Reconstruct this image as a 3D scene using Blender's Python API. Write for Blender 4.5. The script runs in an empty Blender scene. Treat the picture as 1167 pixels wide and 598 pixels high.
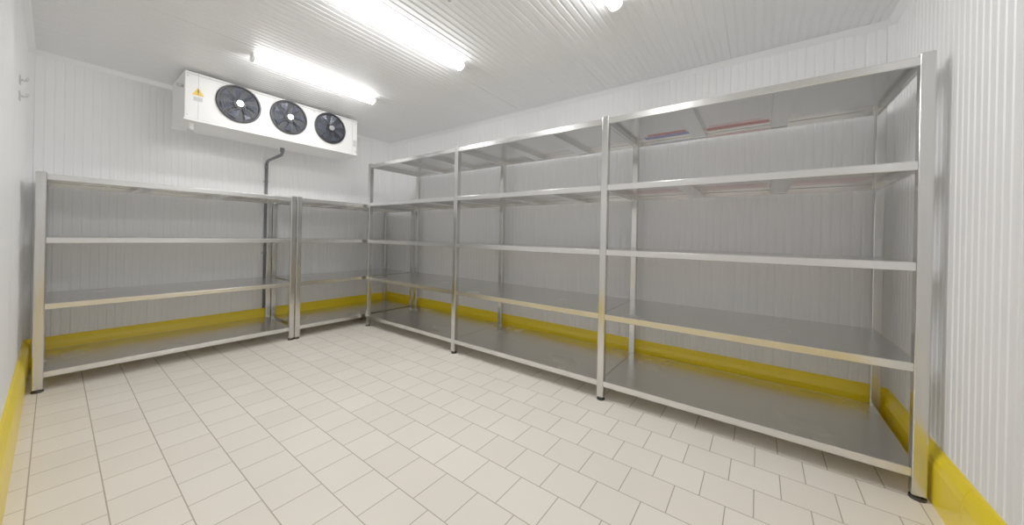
import bpy, bmesh, math, random
from mathutils import Vector, Matrix
random.seed(4)
S=bpy.context.scene
# ------------------------------------------------------------ materials
def mat(name,col,rough=.5,metal=0,**k):
    m=bpy.data.materials.new(name); m.use_nodes=True
    b=m.node_tree.nodes['Principled BSDF']
    b.inputs['Base Color'].default_value=(*col,1); b.inputs['Roughness'].default_value=rough
    b.inputs['Metallic'].default_value=metal
    for a,v in k.items(): b.inputs[a].default_value=v
    return m
def N(m,t,**k):
    n=m.node_tree.nodes.new(t)
    for a,v in k.items(): setattr(n,a,v)
    return n
def lk(m,a,b): m.node_tree.links.new(a,b)
def bsdf(m): return m.node_tree.nodes['Principled BSDF']

def noise_variation(m,col,scale,amt,stretch=(1,1,1),rough=None,ramt=0.1,bump=0,bdist=.002):
    tc=N(m,'ShaderNodeTexCoord'); mp=N(m,'ShaderNodeMapping'); mp.inputs['Scale'].default_value=stretch
    no=N(m,'ShaderNodeTexNoise'); no.inputs['Scale'].default_value=scale; no.inputs['Detail'].default_value=2
    lk(m,tc.outputs['Object'],mp.inputs[0]); lk(m,mp.outputs[0],no.inputs['Vector'])
    mx=N(m,'ShaderNodeMix',data_type='RGBA')
    mx.inputs[6].default_value=(*[c*(1-amt) for c in col],1); mx.inputs[7].default_value=(*[min(1,c*(1+amt)) for c in col],1)
    lk(m,no.outputs['Fac'],mx.inputs[0]); lk(m,mx.outputs[2],bsdf(m).inputs['Base Color'])
    if rough is not None:
        mr=N(m,'ShaderNodeMapRange'); mr.inputs['To Min'].default_value=rough-ramt; mr.inputs['To Max'].default_value=rough+ramt
        lk(m,no.outputs['Fac'],mr.inputs['Value']); lk(m,mr.outputs[0],bsdf(m).inputs['Roughness'])
    if bump:
        bp=N(m,'ShaderNodeBump'); bp.inputs['Strength'].default_value=bump; bp.inputs['Distance'].default_value=bdist
        lk(m,no.outputs['Fac'],bp.inputs['Height']); lk(m,bp.outputs[0],bsdf(m).inputs['Normal'])
M={}
M['wall']=mat('white_insulated_panel',(.88,.885,.895),.3); noise_variation(M['wall'],(.88,.885,.895),1.2,.01,rough=.3,ramt=.05)
M['ceil']=mat('white_ceiling_panel',(.80,.81,.82),.35)
M['trim']=mat('white_trim',(.86,.865,.87),.35)
M['yellow']=mat('yellow_pvc',(.92,.67,.01),.35); noise_variation(M['yellow'],(.92,.67,.01),3,.04)
M['steel']=mat('brushed_stainless',(.70,.695,.685),.25,1); noise_variation(M['steel'],(.70,.695,.685),2.5,.05,rough=.25,ramt=.07)
M['lip']=mat('polished_stainless_edge',(.72,.715,.705),.2,1); noise_variation(M['lip'],(.72,.715,.705),3,.04,rough=.21,ramt=.05,bump=.3,bdist=.006)
M['post']=mat('stainless_tube',(.62,.615,.60),.16,1); noise_variation(M['post'],(.62,.615,.60),40,.10,(1,1,.06),rough=.18,ramt=.06,bump=.15,bdist=.002)
M['rubber']=mat('black_rubber',(.02,.02,.02),.6)
M['white']=mat('white_powdercoat',(.88,.88,.87),.35)
M['black']=mat('black_plastic',(.008,.009,.014),.4)
M['blade']=mat('fan_blade',(.07,.08,.115),.35,.3)
M['cavity']=mat('dark_cavity',(.02,.022,.03),.5)
M['hub']=mat('hub_alu',(.65,.65,.66),.25,.9)
M['pipe']=mat('grey_pvc_pipe',(.14,.145,.16),.4)
M['chrome']=mat('zinc',(.6,.6,.6),.3,1)
M['sticker']=mat('warning_yellow',(.85,.52,.0),.4)
M['paper']=mat('label_paper',(.55,.55,.55),.5)
M['grey']=mat('light_grey_plastic',(.45,.45,.45),.4)
M['red']=mat('red_reflection',(.50,.12,.13),.3,.5)  # red, pink and blue: reflection tints painted under the upper decks
M['pink']=mat('pink_reflection',(.68,.47,.47),.25,.9)
M['blue']=mat('blue_reflection',(.15,.17,.42),.3,.5)
em=bpy.data.materials.new('lamp_diffuser'); em.use_nodes=True; em.node_tree.nodes.clear()
e=N(em,'ShaderNodeEmission'); e.inputs[0].default_value=(1,.985,.965,1); e.inputs[1].default_value=42
o=N(em,'ShaderNodeOutputMaterial'); lk(em,e.outputs[0],o.inputs[0]); M['lamp']=em
# floor tiles
f=mat('cream_floor_tile',(.7,.66,.57),.2); M['floor']=f
tc=N(f,'ShaderNodeTexCoord'); sx=N(f,'ShaderNodeSeparateXYZ'); cb=N(f,'ShaderNodeCombineXYZ')
lk(f,tc.outputs['Object'],sx.inputs[0]); lk(f,sx.outputs['Y'],cb.inputs['X']); lk(f,sx.outputs['X'],cb.inputs['Y'])
T=.2
br=N(f,'ShaderNodeTexBrick'); br.offset=.5; br.offset_frequency=2; br.squash=1
br.inputs['Scale'].default_value=1; br.inputs['Brick Width'].default_value=T; br.inputs['Row Height'].default_value=T
br.inputs['Mortar Size'].default_value=.0023; br.inputs['Mortar Smooth'].default_value=.1
br.inputs['Color1'].default_value=(.91,.85,.745,1); br.inputs['Color2'].default_value=(.865,.80,.695,1); br.inputs['Mortar'].default_value=(.42,.36,.285,1)
lk(f,cb.outputs[0],br.inputs['Vector'])
no=N(f,'ShaderNodeTexNoise'); no.inputs['Scale'].default_value=1.3; no.inputs['Detail'].default_value=5
lk(f,tc.outputs['Object'],no.inputs['Vector'])
mr=N(f,'ShaderNodeMapRange'); mr.inputs['From Min'].default_value=.3; mr.inputs['From Max'].default_value=.7; mr.inputs['To Min'].default_value=.94; mr.inputs['To Max'].default_value=1.02
lk(f,no.outputs['Fac'],mr.inputs['Value'])
mx=N(f,'ShaderNodeMix',data_type='RGBA',blend_type='MULTIPLY'); mx.inputs[0].default_value=1
lk(f,br.outputs['Color'],mx.inputs[6]); lk(f,mr.outputs[0],mx.inputs[7]); lk(f,mx.outputs[2],bsdf(f).inputs['Base Color'])
bp=N(f,'ShaderNodeBump'); bp.invert=True; bp.inputs['Strength'].default_value=.6; bp.inputs['Distance'].default_value=.002
lk(f,br.outputs['Fac'],bp.inputs['Height']); lk(f,bp.outputs[0],bsdf(f).inputs['Normal'])

# ------------------------------------------------------------ mesh helper
class B:
    def __init__(s): s.bm=bmesh.new(); s.mats=[]
    def mi(s,m):
        if m not in s.mats: s.mats.append(m)
        return s.mats.index(m)
    def box(s,x0,x1,y0,y1,z0,z1,m):
        v=[s.bm.verts.new((x,y,z)) for x in (x0,x1) for y in (y0,y1) for z in (z0,z1)]
        i=s.mi(m)
        for q in ((0,1,3,2),(4,6,7,5),(0,4,5,1),(2,3,7,6),(0,2,6,4),(1,5,7,3)):
            fa=s.bm.faces.new([v[k] for k in q]); fa.material_index=i
    def prism(s,prof,p0,p1,ax,up,m,smooth=False):
        p0=Vector(p0);p1=Vector(p1);ax=Vector(ax);up=Vector(up); i=s.mi(m)
        A=[s.bm.verts.new(p0+ax*a+up*b) for a,b in prof]; C=[s.bm.verts.new(p1+ax*a+up*b) for a,b in prof]
        n=len(prof)
        for k in range(n):
            fa=s.bm.faces.new((A[k],A[(k+1)%n],C[(k+1)%n],C[k])); fa.material_index=i; fa.smooth=smooth
        for L in (A,C[::-1]):
            fa=s.bm.faces.new(L); fa.material_index=i
    def cyl(s,p0,p1,r0,r1,m,n=32,smooth=True):
        p0=Vector(p0);p1=Vector(p1);d=(p1-p0).normalized()
        a=d.orthogonal().normalized(); b=d.cross(a); i=s.mi(m)
        A=[];C=[]
        for k in range(n):
            t=2*math.pi*k/n; q=a*math.cos(t)+b*math.sin(t)
            A.append(s.bm.verts.new(p0+q*r0)); C.append(s.bm.verts.new(p1+q*r1))
        for k in range(n):
            fa=s.bm.faces.new((A[k],A[(k+1)%n],C[(k+1)%n],C[k])); fa.material_index=i; fa.smooth=smooth
        for L in (A,C[::-1]):
            fa=s.bm.faces.new(L); fa.material_index=i
    def torus(s,c,R,r,m,n=48,k=6,sy=1):
        i=s.mi(m); V=[]
        for a in range(n):
            t=2*math.pi*a/n; row=[]
            for b in range(k):
                u=2*math.pi*b/k; rr=R+r*math.cos(u)
                row.append(s.bm.verts.new((c[0]+rr*math.cos(t),c[1]+sy*r*math.sin(u),c[2]+rr*math.sin(t))))
            V.append(row)
        for a in range(n):
            for b in range(k):
                fa=s.bm.faces.new((V[a][b],V[(a+1)%n][b],V[(a+1)%n][(b+1)%k],V[a][(b+1)%k])); fa.material_index=i; fa.smooth=True
    def tube(s,pts,r,m,n=12):
        for a,b in zip(pts[:-1],pts[1:]): s.cyl(a,b,r,r,m,n)
    def obj(s,name,parent=None,bevel=0,origin=None):
        bmesh.ops.recalc_face_normals(s.bm,faces=s.bm.faces)
        me=bpy.data.meshes.new(name)
        if origin is None: origin=parent.location if parent else Vector((0,0,0))
        origin=Vector(origin)
        bmesh.ops.translate(s.bm,verts=s.bm.verts,vec=-origin)
        s.bm.to_mesh(me); s.bm.free()
        for m in s.mats: me.materials.append(M[m])
        ob=bpy.data.objects.new(name,me); S.collection.objects.link(ob)
        if parent: ob.parent=parent
        else: ob.location=origin
        if bevel:
            md=ob.modifiers.new('bevel','BEVEL'); md.width=bevel; md.segments=3; md.limit_method='ANGLE'
        return ob
def empty(name,loc):
    e=bpy.data.objects.new(name,None); e.location=loc; e.empty_display_size=.1; S.collection.objects.link(e); return e

# ------------------------------------------------------------ room
XD,XB,YC,YA,H=-2.482,.829,-.074,5.37,2.587
TH=.1
b=B(); b.box(XD-TH,XB+TH,YC-TH,YA+TH,-.1,0,'floor'); b.obj('floor')
def ribbed(name,start,length,along,out,up,h,m,per=.05,g=.008,d=.0032):
    prof=[(0,-.08),(0,0)]
    n=int(length/per)
    for k in range(n):
        c=(k+.5)*per
        if k%20==19:
            prof+= [(c-.006,0),(c-.004,-.007),(c+.004,-.007),(c+.006,0)]
        else:
            prof+= [(c-g,0),(c-g*.5,-d),(c+g*.5,-d),(c+g,0)]
    prof+=[(length,0),(length,-.08)]
    b=B(); A=Vector(along); O=Vector(out); st=Vector(start); U=Vector(up)*h
    bm=b.bm; b.mi(m)
    v0=[bm.verts.new(st+A*p+O*q) for p,q in prof]; v1=[bm.verts.new(st+U+A*p+O*q) for p,q in prof]
    for k in range(len(prof)):
        j=(k+1)%len(prof); bm.faces.new((v0[k],v0[j],v1[j],v1[k]))
    bm.faces.new(v0); bm.faces.new(v1[::-1])
    return b.obj(name)
ribbed('wall_back',(XD,YA,0),XB-XD,(1,0,0),(0,-1,0),(0,0,1),H,'wall')
ribbed('wall_right',(XB,YC,0),YA-YC,(0,1,0),(-1,0,0),(0,0,1),H,'wall')
ribbed('wall_near',(XD,YC,0),XB-XD,(1,0,0),(0,1,0),(0,0,1),H,'wall')
ribbed('wall_left',(XD,YC,0),YA-YC,(0,1,0),(1,0,0),(0,0,1),H,'wall')
ribbed('ceiling',(XD-TH,YC-TH,H),YA-YC+2*TH,(0,1,0),(0,0,-1),(1,0,0),XB-XD+2*TH,'ceil',per=.05,g=.010,d=.0042)
# kerb
kp=[(0,0),(.033,0),(.033,.17),(.027,.20),(.010,.235),(0,.24)]
def kerb(name,p0,p1,out):
    b=B(); p0=Vector(p0);p1=Vector(p1); L=(p1-p0).length; n=max(1,round(L/1.3)); d=(p1-p0)/L
    for k in range(n):
        a=p0+d*(L*k/n+(.0015 if k else 0)); c=p0+d*(L*(k+1)/n-(.0015 if k<n-1 else 0)); b.prism(kp,a,c,out,(0,0,1),'yellow')
    inner=[(x*.93,y*.98) for x,y in kp]; b.prism(inner,p0+d*.01,p1-d*.01,out,(0,0,1),'yellow')
    b.obj(name)
kerb('baseboard_back',(XD,YA,0),(XB,YA,0),(0,-1,0))
kerb('baseboard_right',(XB,YC,0),(XB,YA,0),(-1,0,0))
kerb('baseboard_near',(XD,YC,0),(XB,YC,0),(0,1,0))
kerb('baseboard_left',(XD,YC,0),(XD,YA,0),(1,0,0))
cp=[(0,0),(.035,0),(0,-.035)]
for i,(p0,p1,o_) in enumerate([((XD,YA,H),(XB,YA,H),(0,-1,0)),((XB,YC,H),(XB,YA,H),(-1,0,0)),((XD,YC,H),(XB,YC,H),(0,1,0)),((XD,YC,H),(XD,YA,H),(1,0,0))]):
    b=B(); b.prism(cp,p0,p1,o_,(0,0,1),'trim'); b.obj('trim_%d'%(i+1))
for i,(x,y,sx_,sy_) in enumerate([(XB,YA,-1,-1),(XB,YC,-1,1),(XD,YA,1,-1),(XD,YC,1,1)]):
    b=B(); b.prism([(0,0),(.03,0),(0,.03)],(x,y,.24),(x,y,H-.03),(sx_,0,0),(0,sy_,0),'trim'); b.obj('trim_%d'%(i+5))

# ------------------------------------------------------------ shelving
PW=.024
def shelving(name,O,u,v,L,D,Hp,zs,posts=(True,True)):
    O=Vector(O);u=Vector(u);v=Vector(v)
    em_=empty(name,O)
    def bx(b,a0,a1,c0,c1,z0,z1,m):
        p=O+u*a0+v*c0; q=O+u*a1+v*c1
        b.box(min(p.x,q.x),max(p.x,q.x),min(p.y,q.y),max(p.y,q.y),z0,z1,m)
    k=0
    for e_,a in enumerate((0,L)):
        if not posts[e_]: continue
        for c in (0,D):
            k+=1; b=B()
            bx(b,a-PW,a+PW,c-PW,c+PW,.022,Hp,'post'); b.obj('post_%d'%k,em_,bevel=.005)
            b=B(); p=O+u*a+v*c
            b.cyl((p.x,p.y,0),(p.x,p.y,.012),.028,.028,'rubber',24); b.cyl((p.x,p.y,.012),(p.x,p.y,.024),.012,.012,'chrome',16)
            b.obj('foot_%d'%k,em_)
    for j,z in enumerate(zs):
        b=B(); t=.0025; lip=.040
        g0=PW+.001; e=.002
        bx(b,g0,L-g0,-PW+.003,D+PW-.003,z-t,z,'steel')
        for a0,a1 in ((e,g0),(L-g0,L-e)): bx(b,a0,a1,PW+.001,D-PW-.001,z-t,z,'steel')
        for c_,s_ in ((-PW+.003,1),(D+PW-.003,-1)):
            prof=[(0,-.004),(.0012,-.0012),(.004,.0004),(.004,-t),(.002,-.005),(.002,-lip+.002),(.020,-lip+.002),(.020,-lip),(.002,-lip),(0,-lip+.002)]
            b.prism(prof,O+u*g0+v*c_+Vector((0,0,z)),O+u*(L-g0)+v*c_+Vector((0,0,z)),v*s_,(0,0,1),'lip')
        for a0,a1 in ((e,e+.002),(L-e-.002,L-e)): bx(b,a0,a1,PW+.001,D-PW-.001,z-lip,z-t,'lip')
        for a0,a1 in ((e+.002,e+.018),(L-e-.018,L-e-.002)): bx(b,a0,a1,PW+.001,D-PW-.001,z-lip,z-lip+.002,'lip')
        for fr in (1/3,2/3):
            a=L*fr; w_=.048
            bx(b,a-w_,a+w_,-.015,D+.015,z-.035,z-.032,'lip')
            for s_ in (-1,1):
                x0,x1=sorted((a+s_*w_,a+s_*(w_-.003))); bx(b,x0,x1,-.015,D+.015,z-.032,z-t,'lip')
        b.obj('shelf_%d'%(j+1),em_)
    return em_
ZB=[.14,.616,1.075,1.536,2.012]
ZA=[.14,.615,1.08,1.525]
DB=.727; YF=4.631
U0=shelving('metal_shelving_unit',(0,0,0),(0,1,0),(1,0,0),1.5,DB,2.027,ZB)
b=B(); z=2.012-.0026  # thin coloured strips painting reflections onto the steel undersides
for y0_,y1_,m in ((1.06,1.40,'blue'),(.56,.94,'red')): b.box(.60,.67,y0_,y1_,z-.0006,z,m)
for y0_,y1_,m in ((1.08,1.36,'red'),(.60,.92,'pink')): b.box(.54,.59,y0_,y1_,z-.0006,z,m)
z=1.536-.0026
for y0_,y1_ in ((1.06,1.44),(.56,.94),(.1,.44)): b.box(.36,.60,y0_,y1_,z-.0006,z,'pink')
b.obj('painted_reflections',U0)
shelving('metal_shelving_unit',(0,1.5,0),(0,1,0),(1,0,0),1.5,DB,2.027,ZB,(False,True))
shelving('metal_shelving_unit',(0,3.0,0),(0,1,0),(1,0,0),1.533,DB,2.027,ZB,(False,True))
shelving('metal_shelving_unit',(-2.40,YF,0),(1,0,0),(0,1,0),1.572,.676,1.5375,ZA)
shelving('metal_shelving_unit',(-.772,YF,0),(1,0,0),(0,1,0),1.5,.676,1.5375,ZA)

# ------------------------------------------------------------ lamps
for y in (3.92,2.62,1.32):
    x0,x1=-1.42,-.345
    E=empty('fluorescent_ceiling_lamp',((x0+x1)/2,y,H))
    b=B(); b.box(x0,x1,y-.034,y+.034,H-.03,H,'white'); b.obj('housing',E,.004)
    b=B(); prof=[(.040*math.cos(t),-.028-.036*math.sin(t)) for t in [math.pi*k/12 for k in range(13)]]
    b.prism(prof,(x0+.02,y,H),(x1-.02,y,H),(0,1,0),(0,0,1),'lamp',True); b.obj('diffuser',E)
    for i,(a,c) in enumerate(((x0,x0+.02),(x1-.02,x1))):
        b=B(); prof2=[(p*1.04,-.028+(q+.028)*1.04) for p,q in prof]
        b.prism(prof2,(a,y,H),(c,y,H),(0,1,0),(0,0,1),'white'); b.obj('end_cap_%d'%(i+1),E)
# ------------------------------------------------------------ evaporator
x0,x1,y0,y1,z0,z1=-1.685,-.127,4.65,5.15,2.105,2.547
E=empty('evaporator_cooling_unit',((x0+x1)/2,(y0+y1)/2,z0))
b=B(); b.box(x0,x1,y0,y1,z0+.03,z1,'white'); b.obj('casing',E,.006)
b=B(); b.prism([(0,.03),(0,.012),(.25,-.012),(y1-y0,.012),(y1-y0,.03)],(x0-.006,y0-.006,z0),(x1+.006,y0-.006,z0),(0,1,0),(0,0,1),'white'); b.obj('drip_tray',E,.003)
b=B()
b.box(x0+.01,x1-.01,y0-.003,y0,z1-.022,z1-.018,'grey')
for x in (x0+.09,x1-.06): b.box(x-.001,x+.001,y0-.002,y0,z0+.03,z1,'grey')
for x in (x0+.02,x0+.5,x1-.5,x1-.02):
    for z in (z0+.06,z1-.04): b.cyl((x,y0,z),(x,y0-.004,z),.006,.006,'chrome',12)
b.obj('panel_seams',E)
CZ=2.367
for i,x in enumerate((-1.306,-.879,-.453)):
    R=.166
    c=(x,y0,CZ)
    b=B(); b.cyl((x,y0+.001,c[2]),(x,y0-.004,c[2]),R+.014,R+.014,'white',48)
    b.cyl((x,y0-.004,c[2]),(x,y0-.007,c[2]),R-.006,R-.006,'cavity',48)
    b.torus((x,y0-.012,c[2]),R,.011,'black',56,8)
    b.obj('fan_shroud_%d'%(i+1),E)
    b=B(); nb=7
    for k in range(nb):
        t0=2*math.pi*k/nb+.3*i
        pts=[(.05,-.22),(.10,-.30),(.148,-.36),(.148,.06),(.10,.16),(.05,.22)]
        vs=[]
        for r,dt in pts:
            t=t0+dt; yy=y0-.018+ .012*(dt/.35)
            vs.append(b.bm.verts.new((x+r*math.cos(t),yy,c[2]+r*math.sin(t))))
        fa=b.bm.faces.new(vs); fa.material_index=b.mi('blade')
    b.cyl((x,y0-.006,c[2]),(x,y0-.03,c[2]),.050,.046,'black',32); b.obj('fan_blades_%d'%(i+1),E)
    b=B()
    for k in range(8):
        rr=.038+k*.0175
        yy=y0-.042+.022*(rr/R)**3
        b.torus((x,yy,c[2]),rr,.0018,'black',40,5)
    for k in range(4):
        t=math.pi/4+math.pi/2*k
        b.tube([(x+r*math.cos(t),y0-.042+.022*(r/R)**3,c[2]+r*math.sin(t)) for r in (.03,.09,.13,R+.01)],.003,'black',6)
    b.cyl((x,y0-.040,c[2]),(x,y0-.046,c[2]),.030,.028,'hub',24)
    b.obj('fan_guard_%d'%(i+1),E)
b=B(); yy=y0-.002
sx0,sz=-1.597,2.385
b.prism([(-.04,-.035),(.04,-.035),(0,.036)],(sx0,y0,sz),(sx0,yy,sz),(1,0,0),(0,0,1),'sticker')
b.box(sx0-.004,sx0+.004,yy-.001,yy,sz-.012,sz+.016,'black'); b.box(sx0-.004,sx0+.004,yy-.001,yy,sz-.026,sz-.018,'black')
b.box(sx0-.03,sx0+.03,yy,y0,sz-.085,sz-.05,'paper')
b.box(x1-.05,x1-.012,yy,y0,2.22,2.30,'paper')
b.obj('warning_label',E)
b=B()
for x in (x0+.06,-.9,x1-.06):
    for y in (y0+.1,y1-.1):
        b.box(x-.02,x+.02,y-.02,y+.02,z1,z1+.004,'chrome'); b.box(x-.002,x+.002,y-.02,y+.02,z1,H,'chrome'); b.box(x-.02,x+.02,y-.02,y+.02,H-.004,H,'chrome')
b.obj('hanging_brackets',E)
px=-.85; py=YA-.019
zt=z0-.012
b=B(); b.cyl((x0+.06,y0+.08,z0+.02),(x0+.06,y0+.08,z0-.05),.018,.018,'white',16); b.cyl((x0+.06,y0+.08,z0-.05),(x0+.06,y0+.08,z0-.065),.023,.023,'grey',16)
b.cyl((x0,y0+.06,2.42),(x0-.04,y0+.06,2.42),.014,.014,'grey',16)
b.tube([(px+.02,4.95,zt+.02),(px+.02,4.95,zt-.05),(px+.02,4.97,zt-.07),(px,py-.05,zt-.10),(px,py,zt-.13)],.016,'pipe',16)
b.cyl((px+.02,4.95,zt+.02),(px+.02,4.95,zt-.04),.022,.022,'pipe',16); b.obj('drain_stub',E)
E=empty('drain_pipe',(px,py,.25))
b=B(); b.cyl((px,py,zt-.13),(px,py,.245),.016,.016,'pipe',16); b.cyl((px,py,zt-.14),(px,py,zt-.19),.0185,.0185,'pipe',16)
b.obj('pipe',E)
b=B()
for z in (1.75,.9): b.box(px-.028,px+.028,py+.010,YA,z-.01,z+.01,'grey')
b.obj('clips',E)
E=empty('smoke_detector',(-.976,2.10,H))
b=B(); b.cyl((-.976,2.1,H),(-.976,2.1,H-.02),.05,.048,'white'); b.cyl((-.976,2.1,H-.02),(-.976,2.1,H-.045),.04,.025,'white'); b.cyl((-.976,2.1,H-.045),(-.976,2.1,H-.05),.012,.01,'grey'); b.obj('housing',E)
E=empty('wall_hook',(XD,4.3,1.98))
b=B()
for z in (2.06,1.96):
    b.box(XD,XD+.006,4.27,4.33,z-.025,z+.025,'chrome'); b.tube([(XD+.003,4.3,z),(XD+.025,4.3,z),(XD+.033,4.3,z+.02)],.006,'chrome',10)
b.obj('hooks',E)

# ------------------------------------------------------------ camera
yaw,pi_,ro=.9367,-.0009,.0210
fw=Vector((math.sin(yaw)*math.cos(pi_),math.cos(yaw)*math.cos(pi_),math.sin(pi_)))
r=Vector((math.cos(yaw),-math.sin(yaw),0)); u=r.cross(fw)
r2=r*math.cos(ro)+u*math.sin(ro); u2=-r*math.sin(ro)+u*math.cos(ro)
cd=bpy.data.cameras.new('camera'); co=bpy.data.objects.new('camera',cd); S.collection.objects.link(co)
co.matrix_world=Matrix((( r2.x,u2.x,-fw.x,-2.3435),(r2.y,u2.y,-fw.y,.5986),(r2.z,u2.z,-fw.z,1.1533),(0,0,0,1)))
cd.sensor_fit='HORIZONTAL'; cd.sensor_width=36; cd.lens=36*383.84/1167; cd.shift_y=-(299-269.95)/1167; cd.clip_start=.02
S.camera=co
w=bpy.data.worlds.new('world'); S.world=w; w.use_nodes=True; w.node_tree.nodes['Background'].inputs[0].default_value=(.05,.05,.05,1)
try:
    S.cycles.max_bounces=16; S.cycles.diffuse_bounces=12; S.cycles.glossy_bounces=8
except Exception as ex: print(ex)
S.view_settings.view_transform='Standard'; S.view_settings.look='None'; S.view_settings.exposure=-.12; S.view_settings.gamma=1.42
